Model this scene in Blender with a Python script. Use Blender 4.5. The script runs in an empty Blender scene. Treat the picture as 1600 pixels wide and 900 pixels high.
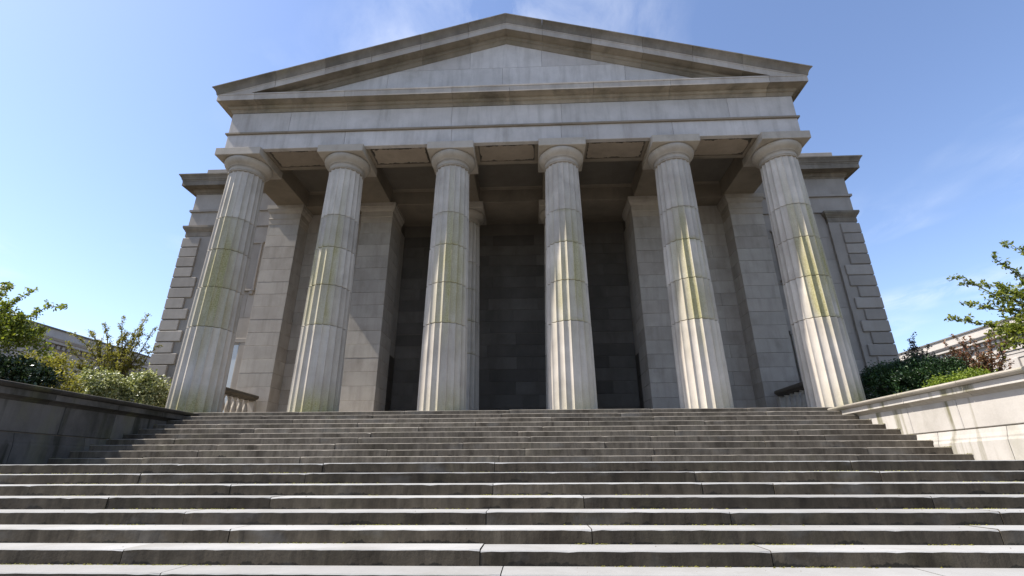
import bpy, bmesh, math, random
import numpy as np
from mathutils import Matrix, Vector

# ------------------------------------------------------------------ camera, sky, sun, exposure
scene = bpy.context.scene
COL = scene.collection
cam_data = bpy.data.cameras.new('camera')
cam = bpy.data.objects.new('camera', cam_data)
COL.objects.link(cam)
scene.camera = cam
cam_data.sensor_width = 36.0
cam_data.lens = 750.2 / 1600.0 * 36.0
cam_data.clip_start = 0.05
cam_data.clip_end = 3000.0
cam.matrix_world = (Matrix.Translation((0.696, -13.4526, -1.4957))
                    @ Matrix.Rotation(0.0405, 4, 'Z')
                    @ Matrix.Rotation(math.pi / 2 + 0.3667, 4, 'X')
                    @ Matrix.Rotation(-0.0034, 4, 'Z'))

SUN_DIR = Vector((-1.0, -0.115, 1.32)).normalized()          # towards the sun: left, slightly in front, high
SUN_EL = math.asin(SUN_DIR.z)
SUN_AZ = math.atan2(SUN_DIR.x, SUN_DIR.y)

world = bpy.data.worlds.new('World')
scene.world = world
world.use_nodes = True
wn = world.node_tree.nodes; wl = world.node_tree.links
for n in list(wn): wn.remove(n)
w_out = wn.new('ShaderNodeOutputWorld')
w_bg = wn.new('ShaderNodeBackground'); w_bg.inputs['Strength'].default_value = 0.118
sky = wn.new('ShaderNodeTexSky'); sky.sky_type = 'NISHITA'; sky.sun_disc = False
sky.sun_elevation = SUN_EL; sky.sun_rotation = SUN_AZ
sky.air_density = 1.0; sky.dust_density = 0.5; sky.ozone_density = 2.6; sky.altitude = 20
tc = wn.new('ShaderNodeTexCoord')
sep = wn.new('ShaderNodeSeparateXYZ'); wl.new(tc.outputs['Generated'], sep.inputs[0])
def wmath(op, a, b=None, clamp=False):
    m = wn.new('ShaderNodeMath'); m.operation = op; m.use_clamp = clamp
    for i, v in enumerate((a, b)):
        if v is None: continue
        if isinstance(v, (int, float)): m.inputs[i].default_value = v
        else: wl.new(v, m.inputs[i])
    return m.outputs[0]
zc = wmath('MAXIMUM', wmath('ADD', sep.outputs[2], 0.08), 0.03)
px = wmath('DIVIDE', sep.outputs[0], zc); py = wmath('DIVIDE', sep.outputs[1], zc)
comb = wn.new('ShaderNodeCombineXYZ'); wl.new(px, comb.inputs[0]); wl.new(py, comb.inputs[1])
def wnoise(scale, detail, rough, offs, stretch=(1, 1, 1), rot=0.0, dist=0.0):
    mp = wn.new('ShaderNodeMapping'); mp.inputs['Location'].default_value = offs
    mp.inputs['Scale'].default_value = stretch; mp.inputs['Rotation'].default_value = (0, 0, rot)
    wl.new(comb.outputs[0], mp.inputs[0])
    nz = wn.new('ShaderNodeTexNoise'); nz.inputs['Scale'].default_value = scale
    nz.inputs['Detail'].default_value = detail; nz.inputs['Roughness'].default_value = rough
    nz.inputs['Distortion'].default_value = dist
    wl.new(mp.outputs[0], nz.inputs['Vector'])
    return nz.outputs[0]
CLOUD_OFF = (18.78, -2.55, 0.0)
big = wnoise(1.15, 3, 0.5, CLOUD_OFF)
fine = wnoise(5.0, 8, 0.62, (1.3, 4.1, 0.0), (1.0, 0.55, 1.0), 0.35, 0.4)
mb = wn.new('ShaderNodeMapRange'); wl.new(big, mb.inputs[0])
mb.inputs[1].default_value = 0.475; mb.inputs[2].default_value = 0.72
mf = wn.new('ShaderNodeMapRange'); wl.new(fine, mf.inputs[0])
mf.inputs[1].default_value = 0.40; mf.inputs[2].default_value = 0.75
cl = wmath('MULTIPLY', wmath('MULTIPLY', mb.outputs[0], mf.outputs[0]), 0.75, True)
wmix = wn.new('ShaderNodeMix'); wmix.data_type = 'RGBA'
wl.new(cl, wmix.inputs[0]); 
tint = wn.new('ShaderNodeMix'); tint.data_type = 'RGBA'; tint.blend_type = 'MULTIPLY'; tint.inputs[0].default_value = 1.0
tint.inputs[7].default_value = (1.02, 0.955, 0.985, 1)       # the camera's slightly violet white balance
wl.new(sky.outputs[0], tint.inputs[6]); wl.new(tint.outputs[2], wmix.inputs[6])
wmix.inputs[7].default_value = (5.2, 5.3, 5.6, 1)
wl.new(wmix.outputs[2], w_bg.inputs['Color']); wl.new(w_bg.outputs[0], w_out.inputs[0])

sun_data = bpy.data.lights.new('sun', 'SUN')
sun_data.energy = 4.2; sun_data.angle = math.radians(0.55); sun_data.color = (1.0, 0.955, 0.88)
sun = bpy.data.objects.new('sun', sun_data)
COL.objects.link(sun)
sun.rotation_euler = SUN_DIR.to_track_quat('Z', 'Y').to_euler()
sun.location = (-20, -5, 25)

scene.view_settings.view_transform = 'Standard'
scene.view_settings.look = 'None'
scene.view_settings.gamma = 1.0
scene.view_settings.exposure = 1.14
scene.view_settings.use_curve_mapping = False

rng = random.Random(7)

# ------------------------------------------------------------------ materials
class NT:
    def __init__(s, name):
        s.m = bpy.data.materials.new(name); s.m.use_nodes = True
        s.n = s.m.node_tree.nodes; s.l = s.m.node_tree.links
        s.b = s.n['Principled BSDF']
        s.b.inputs['Specular IOR Level'].default_value = 0.25
        s.geo = s.n.new('ShaderNodeNewGeometry'); s.oi = s.n.new('ShaderNodeObjectInfo')
        s.tex = s.n.new('ShaderNodeTexCoord')
        # world position shifted per object so that neighbouring stones never share a pattern
        v = s.n.new('ShaderNodeVectorMath'); v.operation = 'SCALE'
        cmb = s.n.new('ShaderNodeCombineXYZ')
        for i in range(3): s.l.new(s.oi.outputs['Random'], cmb.inputs[i])
        s.l.new(cmb.outputs[0], v.inputs[0]); v.inputs['Scale'].default_value = 37.0
        a = s.n.new('ShaderNodeVectorMath'); a.operation = 'ADD'
        s.l.new(s.geo.outputs['Position'], a.inputs[0]); s.l.new(v.outputs[0], a.inputs[1])
        s.pos = s.geo.outputs['Position']; s.opos = a.outputs[0]
    def noise(s, scale, detail=4, rough=0.55, stretch=(1, 1, 1), vec=None, dist=0.0):
        mp = s.n.new('ShaderNodeMapping'); mp.inputs['Scale'].default_value = stretch
        s.l.new(vec if vec is not None else s.opos, mp.inputs[0])
        t = s.n.new('ShaderNodeTexNoise'); t.inputs['Scale'].default_value = scale
        t.inputs['Detail'].default_value = detail; t.inputs['Roughness'].default_value = rough
        t.inputs['Distortion'].default_value = dist
        s.l.new(mp.outputs[0], t.inputs['Vector'])
        return t.outputs[0]
    def ramp(s, f, a, b, lo=0.0, hi=1.0):
        m = s.n.new('ShaderNodeMapRange'); s.l.new(f, m.inputs[0])
        m.inputs[1].default_value = a; m.inputs[2].default_value = b
        m.inputs[3].default_value = lo; m.inputs[4].default_value = hi
        return m.outputs[0]
    def math(s, op, a, b=0.0, clamp=False):
        m = s.n.new('ShaderNodeMath'); m.operation = op; m.use_clamp = clamp
        for i, v in enumerate((a, b)):
            if isinstance(v, (int, float)): m.inputs[i].default_value = v
            else: s.l.new(v, m.inputs[i])
        return m.outputs[0]
    def mix(s, f, a, b, mode='MIX'):
        m = s.n.new('ShaderNodeMix'); m.data_type = 'RGBA'; m.blend_type = mode
        for k, v in ((0, f), (6, a), (7, b)):
            if isinstance(v, (int, float)): m.inputs[k].default_value = v
            elif isinstance(v, tuple): m.inputs[k].default_value = v + (1,) if len(v) == 3 else v
            else: s.l.new(v, m.inputs[k])
        return m.outputs[2]
    def bump(s, h, strength=0.3, dist=0.02):
        b = s.n.new('ShaderNodeBump'); b.inputs['Strength'].default_value = strength
        b.inputs['Distance'].default_value = dist
        s.l.new(h, b.inputs['Height']); s.l.new(b.outputs[0], s.b.inputs['Normal'])
    def done(s, col, rough=0.85):
        if isinstance(col, tuple): s.b.inputs['Base Color'].default_value = col + (1,)
        else: s.l.new(col, s.b.inputs['Base Color'])
        if isinstance(rough, float): s.b.inputs['Roughness'].default_value = rough
        else: s.l.new(rough, s.b.inputs['Roughness'])
        return s.m

def stone(name, base, alt, vary=0.22, mott=0.35, streak=0.35, stain=(0.10, 0.085, 0.06), stain_amt=0.35, stain_lo=0.52, stain_hi=0.75,
          algae=0.0, bump=0.25, extra=None):
    t = NT(name)
    base = tuple(v * q for v, q in zip(base, (0.86, 0.80, 0.73))); alt = tuple(v * q for v, q in zip(alt, (0.86, 0.80, 0.73)))
    c = t.mix(t.oi.outputs['Random'], base, alt)
    # tonal difference from stone to stone
    h = t.math('FRACT', t.math('MULTIPLY', t.oi.outputs['Random'], 17.31))
    c = t.mix(1.0, c, t.mix(h, (1 - vary,) * 3, (1 + vary * 0.6,) * 3), 'MULTIPLY')
    n1 = t.noise(1.3, 5, 0.6)
    c = t.mix(mott, c, t.mix(t.ramp(n1, 0.3, 0.7), (0.62, 0.60, 0.57), (1.18, 1.18, 1.18)), 'MULTIPLY')
    # rain streaks
    n2 = t.noise(4.5, 4, 0.6, (1.0, 1.0, 0.10))
    c = t.mix(t.math('MULTIPLY', t.ramp(n2, 0.47, 0.72), streak), c, t.mix(0.5, c, stain))
    # soiled patches
    n3 = t.noise(0.9, 6, 0.65, (1, 1, 0.6), dist=0.3)
    c = t.mix(t.math('MULTIPLY', t.ramp(n3, stain_lo, stain_hi), stain_amt), c, stain)
    if algae > 0:
        n4 = t.noise(1.1, 5, 0.6, (1, 1, 0.35), vec=t.pos)
        c = t.mix(t.math('MULTIPLY', t.ramp(n4, 0.55, 0.75), algae), c, (0.16, 0.16, 0.045))
    # veins and grain
    n5 = t.noise(38, 3, 0.7)
    c = t.mix(0.22, c, t.mix(n5, (0.55, 0.55, 0.55), (1.4, 1.4, 1.4)), 'MULTIPLY')
    if extra: c = extra(t, c)
    hb = t.math('ADD', t.math('MULTIPLY', n5, 0.35), t.noise(7, 5, 0.6))
    t.bump(hb, bump, 0.012)
    return t.done(c, 0.88)

M = {}
M['wall'] = stone('wall_stone', (0.485, 0.47, 0.44), (0.46, 0.435, 0.405), vary=0.08, streak=0.45, stain_amt=0.40)
M['joint'] = stone('joint_mortar', (0.20, 0.185, 0.16), (0.18, 0.165, 0.145), vary=0.1)
M['recess'] = stone('recess_wall_stone_shaded', (0.165, 0.158, 0.148), (0.125, 0.118, 0.11), vary=0.20, streak=0.3, stain=(0.05, 0.045, 0.035), stain_amt=0.55, stain_lo=0.45)  # wall stone with the gloom of the recess put into its colour
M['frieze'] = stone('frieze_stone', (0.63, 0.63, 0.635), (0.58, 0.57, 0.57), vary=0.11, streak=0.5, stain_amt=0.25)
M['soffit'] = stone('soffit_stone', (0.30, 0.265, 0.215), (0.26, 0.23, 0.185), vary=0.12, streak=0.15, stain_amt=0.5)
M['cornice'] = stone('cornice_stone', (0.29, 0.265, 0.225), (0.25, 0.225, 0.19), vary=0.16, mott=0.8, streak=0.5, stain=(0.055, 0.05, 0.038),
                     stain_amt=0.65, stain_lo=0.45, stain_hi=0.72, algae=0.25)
M['soffit_grimy_shade'] = stone('cornice_soffit_grimy_shade', (0.37, 0.335, 0.275), (0.32, 0.29, 0.235), vary=0.2, mott=0.7, streak=0.2, stain=(0.06, 0.052, 0.036), stain_amt=0.6, stain_lo=0.50, stain_hi=0.70, algae=0.15)  # cornice undersides: grime patches, base colour lowered to stand in for shade
M['fascia'] = stone('fascia_stone', (0.52, 0.49, 0.455), (0.47, 0.44, 0.40), vary=0.12, mott=0.5, streak=0.35, stain=(0.09, 0.08, 0.06), stain_amt=0.4, algae=0.1)
M['wing'] = stone('wing_stone', (0.40, 0.385, 0.365), (0.36, 0.345, 0.325), vary=0.12, streak=0.25, stain_amt=0.2)

def moss_extra(t, c):
    at = t.n.new('ShaderNodeAttribute'); at.attribute_name = 'moss'
    nz = t.noise(3.0, 5, 0.65, (1, 1, 0.18), vec=t.pos)
    nf = t.noise(30.0, 4, 0.7, vec=t.pos)
    f = t.math('MULTIPLY', at.outputs['Fac'], t.ramp(nz, 0.28, 0.58, 0.35, 1.3), True)
    f = t.math('MULTIPLY', f, t.ramp(nf, 0.2, 0.6, 0.55, 1.0), True)
    g = t.mix(t.ramp(nf, 0.3, 0.7), (0.37, 0.335, 0.15), (0.21, 0.185, 0.08))
    return t.mix(f, c, g)
M['drum'] = stone('column_stone', (0.60, 0.58, 0.545), (0.52, 0.495, 0.46), vary=0.13, mott=0.5, streak=0.65, stain=(0.20, 0.175, 0.14), stain_amt=0.42, extra=moss_extra)
M['cap'] = stone('capital_stone', (0.50, 0.47, 0.425), (0.46, 0.43, 0.38), vary=0.08, streak=0.2, stain=(0.09, 0.08, 0.065), stain_amt=0.45)

def crust_extra(t, c):
    # black gypsum crust that has grown inwards from the groove round the panel, ragged edge
    sp = t.n.new('ShaderNodeSeparateXYZ'); t.l.new(t.tex.outputs['Generated'], sp.inputs[0])
    def edge(o):
        a = t.math('ABSOLUTE', t.math('SUBTRACT', o, 0.5)); return t.math('SUBTRACT', 0.5, a)
    ex = t.math('MULTIPLY', edge(sp.outputs[0]), 2.1); ey = edge(sp.outputs[1])
    d = t.math('MINIMUM', ex, ey)
    nz = t.noise(2.6, 5, 0.65)
    thr = t.ramp(nz, 0.40, 0.72, -0.02, 0.14)
    f = t.ramp(t.math('SUBTRACT', thr, d), -0.012, 0.02)
    return t.mix(t.math('MULTIPLY', f, 0.9, True), c, (0.035, 0.03, 0.022))
M['panel'] = stone('soffit_panel_stone', (0.38, 0.33, 0.27), (0.34, 0.295, 0.24), vary=0.1, stain_amt=0.35, extra=crust_extra)

# steps: pale worn treads, grimy risers
def tread_extra(t, c):
    n = t.noise(55, 3, 0.6, vec=t.pos)
    return t.mix(t.math('MULTIPLY', t.ramp(n, 0.66, 0.72), 0.5), c, (0.22, 0.20, 0.17))
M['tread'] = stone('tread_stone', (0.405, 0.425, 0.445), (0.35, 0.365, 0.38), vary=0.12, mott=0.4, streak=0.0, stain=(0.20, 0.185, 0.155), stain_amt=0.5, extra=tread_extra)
M['nosing'] = stone('nosing_stone_worn', (0.30, 0.285, 0.26), (0.22, 0.21, 0.19), vary=0.2, mott=0.6, streak=0.0, stain=(0.06, 0.055, 0.04), stain_amt=0.5)
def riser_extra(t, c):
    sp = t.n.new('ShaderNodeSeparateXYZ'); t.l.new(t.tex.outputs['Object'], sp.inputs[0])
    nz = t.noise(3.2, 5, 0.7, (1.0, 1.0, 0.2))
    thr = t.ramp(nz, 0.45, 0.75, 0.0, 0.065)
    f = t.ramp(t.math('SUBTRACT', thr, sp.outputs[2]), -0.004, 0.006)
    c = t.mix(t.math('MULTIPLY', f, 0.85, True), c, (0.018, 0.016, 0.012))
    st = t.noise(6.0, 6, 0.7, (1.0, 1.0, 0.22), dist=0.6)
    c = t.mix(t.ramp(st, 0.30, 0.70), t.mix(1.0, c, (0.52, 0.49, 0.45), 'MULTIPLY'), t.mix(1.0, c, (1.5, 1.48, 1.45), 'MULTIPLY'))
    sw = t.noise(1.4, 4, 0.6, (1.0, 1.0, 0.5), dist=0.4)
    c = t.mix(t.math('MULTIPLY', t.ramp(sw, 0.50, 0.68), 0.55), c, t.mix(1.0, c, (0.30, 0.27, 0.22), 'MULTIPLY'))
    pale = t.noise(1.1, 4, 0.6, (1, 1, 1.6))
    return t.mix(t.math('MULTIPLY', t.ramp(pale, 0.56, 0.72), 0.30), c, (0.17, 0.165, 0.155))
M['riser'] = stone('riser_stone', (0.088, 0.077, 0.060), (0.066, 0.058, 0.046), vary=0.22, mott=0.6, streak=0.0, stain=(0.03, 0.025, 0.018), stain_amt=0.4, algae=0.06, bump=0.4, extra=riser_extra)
M['riser_upper'] = stone('riser_stone_upper', (0.150, 0.138, 0.118), (0.115, 0.105, 0.090), vary=0.18, mott=0.6, streak=0.0, stain=(0.05, 0.043, 0.032), stain_amt=0.4, algae=0.10, bump=0.4, extra=riser_extra)  # lighter riser tone for the upper flight
def drip_extra(col, lo):
    def f(t, c):
        n = t.noise(1.9, 4, 0.55, (1.0, 1.0, 0.05), vec=t.pos)
        n2 = t.noise(9.0, 4, 0.6, (1.0, 1.0, 0.2), vec=t.pos)
        k = t.math('MULTIPLY', t.ramp(n, lo, lo + 0.05), t.ramp(n2, 0.35, 0.6, 0.3, 1.0), True)
        return t.mix(t.math('MULTIPLY', k, 0.8), c, col)
    return f
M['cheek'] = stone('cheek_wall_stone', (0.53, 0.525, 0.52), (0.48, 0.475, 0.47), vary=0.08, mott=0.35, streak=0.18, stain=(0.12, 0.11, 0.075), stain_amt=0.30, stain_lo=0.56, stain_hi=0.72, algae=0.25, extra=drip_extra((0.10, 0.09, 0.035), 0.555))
M['cheek_grimy_shade'] = stone('cheek_wall_stone_grimy_shade', (0.135, 0.135, 0.136), (0.115, 0.115, 0.116), vary=0.15, mott=0.6, streak=0.4, stain=(0.02, 0.02, 0.015), stain_amt=0.85, stain_lo=0.44, stain_hi=0.66, algae=0.35, extra=drip_extra((0.02, 0.02, 0.012), 0.53))  # left wall: moss and grime, plus its shade put into a darker base
M['coping_grimy_shade'] = stone('coping_stone_grimy_shade', (0.065, 0.062, 0.058), (0.055, 0.052, 0.049), vary=0.15, mott=0.6, streak=0.5, stain=(0.02, 0.018, 0.013), stain_amt=0.85, stain_lo=0.42, stain_hi=0.62, algae=0.4)  # left coping: grime over a base darkened to carry the shade
M['coping'] = stone('coping_stone', (0.36, 0.345, 0.315), (0.31, 0.295, 0.27), vary=0.12, mott=0.45, streak=0.3, stain=(0.08, 0.07, 0.05), stain_amt=0.55, algae=0.4)
M['bal'] = stone('baluster_stone', (0.55, 0.53, 0.49), (0.5, 0.48, 0.44), vary=0.05, stain_amt=0.3)
M['rail'] = stone('rail_stone', (0.15, 0.135, 0.115), (0.13, 0.12, 0.10), vary=0.1, stain=(0.04, 0.035, 0.03), stain_amt=0.6)
M['far_stone'] = stone('far_building_stone', (0.52, 0.51, 0.50), (0.48, 0.47, 0.46), vary=0.06, mott=0.2, streak=0.15, stain_amt=0.12)
M['far_dark'] = stone('far_roof_lead', (0.17, 0.17, 0.17), (0.15, 0.15, 0.15), vary=0.05)

def simple(name, col, rough=0.6, spec=None, bumpy=0.0, var=0.15):
    t = NT(name)
    n = t.noise(6, 4, 0.6)
    c = t.mix(n, tuple(x * (1 - var) for x in col), tuple(min(1, x * (1 + var)) for x in col))
    if bumpy: t.bump(t.noise(20, 4, 0.6), bumpy, 0.01)
    if spec is not None: t.b.inputs['Specular IOR Level'].default_value = spec
    return t.done(c, rough)
M['blind'] = simple('window_blind', (0.50, 0.53, 0.54), 0.25, 0.5, var=0.05)
M['far_glass'] = simple('far_window_glass', (0.03, 0.035, 0.04), 0.08, 0.5)
M['door'] = simple('door_bronze', (0.07, 0.058, 0.045), 0.5)
M['soil'] = simple('soil', (0.06, 0.05, 0.035), 0.95, bumpy=0.5, var=0.4)
M['paving'] = stone('plaza_paving', (0.10, 0.10, 0.098), (0.10, 0.10, 0.098), vary=0.0, streak=0.0, stain_amt=0.3)
M['bark'] = simple('bark', (0.085, 0.065, 0.05), 0.9, bumpy=0.6, var=0.35)
M['moss'] = simple('moss', (0.115, 0.105, 0.022), 0.95, bumpy=0.5, var=0.5)
M['debris'] = simple('debris', (0.12, 0.085, 0.05), 0.9, var=0.5)

def leafmat(name, cols, trans=0.25, rough=0.5):
    t = NT(name)
    r = t.n.new('ShaderNodeValToRGB'); t.l.new(t.geo.outputs['Random Per Island'], r.inputs[0])
    e = r.color_ramp.elements
    e[0].position = 0.0; e[0].color = cols[0] + (1,)
    e[1].position = 1.0; e[1].color = cols[-1] + (1,)
    for i, c in enumerate(cols[1:-1]):
        x = e.new((i + 1) / (len(cols) - 1)); x.color = c + (1,)
    c = t.mix(0.5, r.outputs[0], t.mix(t.ramp(t.noise(2.2, 3, 0.6, vec=t.pos), 0.3, 0.7), (0.6, 0.6, 0.6), (1.35, 1.35, 1.3)), 'MULTIPLY')
    t.b.inputs['Specular IOR Level'].default_value = 0.4
    m = t.done(c, rough)
    tr = t.n.new('ShaderNodeBsdfTranslucent'); t.l.new(t.mix(1.0, c, (1.3, 1.35, 0.7), 'MULTIPLY'), tr.inputs[0])
    ms = t.n.new('ShaderNodeMixShader'); ms.inputs[0].default_value = trans
    t.l.new(t.b.outputs[0], ms.inputs[1]); t.l.new(tr.outputs[0], ms.inputs[2])
    t.l.new(ms.outputs[0], t.n['Material Output'].inputs[0])
    return m
M['leaf_fresh'] = leafmat('leaf_fresh_green', [(0.08, 0.105, 0.02), (0.16, 0.19, 0.03), (0.27, 0.28, 0.045)], 0.45)
M['leaf_dark'] = leafmat('leaf_dark_evergreen', [(0.012, 0.025, 0.010), (0.02, 0.04, 0.014), (0.045, 0.065, 0.022)], 0.1, 0.3)
M['leaf_yew'] = leafmat('leaf_yew', [(0.012, 0.030, 0.010), (0.022, 0.05, 0.014), (0.04, 0.085, 0.02)], 0.12, 0.45)
M['leaf_varieg'] = leafmat('leaf_variegated', [(0.07, 0.10, 0.03), (0.20, 0.22, 0.08), (0.55, 0.55, 0.34), (0.30, 0.31, 0.11)], 0.2, 0.4)
M['leaf_olive'] = leafmat('leaf_olive_yellow', [(0.13, 0.13, 0.025), (0.22, 0.20, 0.04), (0.30, 0.26, 0.06)], 0.4)
M['leaf_lime'] = leafmat('leaf_lime', [(0.10, 0.15, 0.015), (0.16, 0.21, 0.02), (0.22, 0.27, 0.03)], 0.35)
M['leaf_red'] = leafmat('leaf_red_brown', [(0.16, 0.06, 0.035), (0.20, 0.09, 0.05), (0.15, 0.12, 0.05)], 0.25)
M['leaf_purple'] = leafmat('leaf_dusky', [(0.03, 0.035, 0.025), (0.05, 0.04, 0.03), (0.035, 0.05, 0.028)], 0.15)

# ------------------------------------------------------------------ mesh helpers
def link(name, me, parent=None, mats=()):
    o = bpy.data.objects.new(name, me)
    COL.objects.link(o)
    for m in mats: me.materials.append(m)
    if parent is not None: o.parent = parent
    return o

def pyobj(name, verts, faces, mat, parent=None, smooth=False):
    me = bpy.data.meshes.new(name)
    me.from_pydata(verts, [], faces)
    me.update()
    if smooth:
        me.polygons.foreach_set('use_smooth', [True] * len(me.polygons))
    return link(name, me, parent, (mat,) if not isinstance(mat, (tuple, list)) else mat)

def chamfer_geo(x0, x1, y0, y1, z0, z1, c):
    """box with chamfered edges: 24 verts, 26 faces"""
    if c <= 0:
        v = [(x, y, z) for x in (x0, x1) for y in (y0, y1) for z in (z0, z1)]
        return v, [(0, 1, 3, 2), (4, 6, 7, 5), (0, 4, 5, 1), (2, 3, 7, 6), (0, 2, 6, 4), (1, 5, 7, 3)]
    lo = (x0, y0, z0); hi = (x1, y1, z1)
    idx = {}; v = []
    for sx in (0, 1):
        for sy in (0, 1):
            for sz in (0, 1):
                s = (sx, sy, sz)
                for ax in range(3):       # the corner vertex lying on the face normal to axis ax
                    p = []
                    for a in range(3):
                        base = (lo, hi)[s[a]][a]
                        p.append(base if a == ax else base + (c if s[a] == 0 else -c))
                    idx[(s, ax)] = len(v); v.append(tuple(p))
    f = []
    def S(a, va, b, vb, c_, vc):
        s = [0, 0, 0]; s[a] = va; s[b] = vb; s[c_] = vc; return tuple(s)
    for ax in range(3):
        b, c_ = (ax + 1) % 3, (ax + 2) % 3
        for d in (0, 1):
            q = [idx[(S(ax, d, b, i, c_, j), ax)] for i, j in ((0, 0), (1, 0), (1, 1), (0, 1))]
            f.append(tuple(q if d else q[::-1]))
    for ax in range(3):                    # edges running along ax
        b, c_ = (ax + 1) % 3, (ax + 2) % 3
        for i in (0, 1):
            for j in (0, 1):
                q = [idx[(S(ax, 0, b, i, c_, j), b)], idx[(S(ax, 1, b, i, c_, j), b)],
                     idx[(S(ax, 1, b, i, c_, j), c_)], idx[(S(ax, 0, b, i, c_, j), c_)]]
                f.append(tuple(q if (i ^ j) else q[::-1]) if True else None)
    for s in [(a, b, c2) for a in (0, 1) for b in (0, 1) for c2 in (0, 1)]:
        q = [idx[(s, 0)], idx[(s, 1)], idx[(s, 2)]]
        f.append(tuple(q if (sum(s) % 2) else q[::-1]))
    return v, f

def fixn(me):
    bm = bmesh.new(); bm.from_mesh(me)
    bmesh.ops.recalc_face_normals(bm, faces=bm.faces)
    bm.to_mesh(me); bm.free()

def box(name, x0, x1, y0, y1, z0, z1, mat, parent=None, c=0.0, origin=None):
    """axis-aligned (chamfered) box as its own object; origin at its base centre"""
    if origin is None: origin = ((x0 + x1) / 2, (y0 + y1) / 2, z0)
    v, f = chamfer_geo(x0, x1, y0, y1, z0, z1, c)
    v = [(a - origin[0], b - origin[1], d - origin[2]) for a, b, d in v]
    me = bpy.data.meshes.new(name); me.from_pydata(v, [], f); me.update(); fixn(me)
    o = link(name, me, parent, (mat,) if not isinstance(mat, (tuple, list)) else mat)
    o.location = origin
    return o

def sweep(name, prof, path, mat, parent=None, seg=None):
    """closed profile [(out, z)] along path [(x, y, ox, oy[, zfun])]; capped"""
    n = len(prof); v = []; f = []
    for P in path:
        x, y, ox, oy = P[:4]
        for o_, z in prof:
            X, Y = x + ox * o_, y + oy * o_
            v.append((X, Y, z if len(P) < 5 else P[4](X, o_, z)))
    for i in range(len(path) - 1):
        for j in range(n):
            k = (j + 1) % n
            f.append((i * n + j, i * n + k, (i + 1) * n + k, (i + 1) * n + j))
    f.append(tuple(range(n))); f.append(tuple(range((len(path) - 1) * n, len(path) * n))[::-1])
    o = pyobj(name, v, f, mat, parent)
    if seg: o.data.polygons.foreach_set('material_index', list(seg) * (len(path) - 1) + [seg[0], seg[0]])
    fixn(o.data)
    return o

def lathe_geo(prof, seg, cx=0, cy=0, a0=0.0):
    v = []; f = []
    for r, z in prof:
        for i in range(seg):
            a = a0 + 2 * math.pi * i / seg
            v.append((cx + r * math.cos(a), cy + r * math.sin(a), z))
    for k in range(len(prof) - 1):
        for i in range(seg):
            j = (i + 1) % seg
            f.append((k * seg + i, k * seg + j, (k + 1) * seg + j, (k + 1) * seg + i))
    f.append(tuple(range(seg))[::-1]); f.append(tuple(range((len(prof) - 1) * seg, len(prof) * seg)))
    return v, f

def smooth_by_angle(o, deg):
    me = o.data
    me.polygons.foreach_set('use_smooth', [True] * len(me.polygons))
    bm = bmesh.new(); bm.from_mesh(me)
    lim = math.radians(deg)
    for e in bm.edges:
        e.smooth = len(e.link_faces) == 2 and e.calc_face_angle(0) < lim
    bm.to_mesh(me); bm.free()

def thing(name, label, cat, group=None, loc=(0, 0, 0)):
    o = bpy.data.objects.new(name, None); COL.objects.link(o)
    o.location = loc; o.empty_display_size = 0.3
    tag(o, label, cat, group)
    return o
def tag(o, label, cat, group=None):
    o['label'] = label; o['category'] = cat
    if group: o['group'] = group
    return o
def structure(o):
    o['kind'] = 'structure'; return o

# ------------------------------------------------------------------ key levels (metres; z = 0 is the portico floor, y = 0 the column axis)
ZAB = 8.53            # underside of the architrave
XAR, YFR = 9.39, -0.61
TREAD, RISER, LAND = 0.397, 0.1359, 1.5536
Y_STY = -0.85
def edge_y(k): return Y_STY - min(k, 9) * TREAD - ((LAND + (k - 10) * TREAD) if k >= 10 else 0)
NSTEP = 23
Z_GROUND = -NSTEP * RISER
XW = 8.28             # inner face of the cheek walls

# ------------------------------------------------------------------ ground
g = pyobj('ground', [(-900, -900, Z_GROUND), (900, -900, Z_GROUND), (900, 900, Z_GROUND), (-900, 900, Z_GROUND)], [(0, 1, 2, 3)], M['paving'])
structure(g)
for s, nm in ((-1, 'planting_bed'), (1, 'planting_bed')):
    xa, xb = sorted((s * 8.95, s * 33.2))
    nx, ny = 40, 40
    vv = []; ff = []
    rb = random.Random(11 + s)
    for j in range(ny + 1):
        for i in range(nx + 1):
            x = xa + (xb - xa) * i / nx; y = -5.35 + 46 * (j / ny) ** 1.7
            vv.append((x, y, -0.24 + rb.uniform(-0.03, 0.05)))
    for j in range(ny):
        for i in range(nx):
            a = j * (nx + 1) + i
            ff.append((a, a + 1, a + nx + 2, a + nx + 1))
    structure(pyobj(nm, vv, ff, M['soil'], smooth=True))

# ------------------------------------------------------------------ the building
B = thing('temple_front_building', 'grey stone building with six fluted columns and a triangular pediment above the stairs', 'building')

box('stylobate', -10.3, 10.3, -0.30, 5.6, -1.2, -0.004, M['wall'], B)

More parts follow.
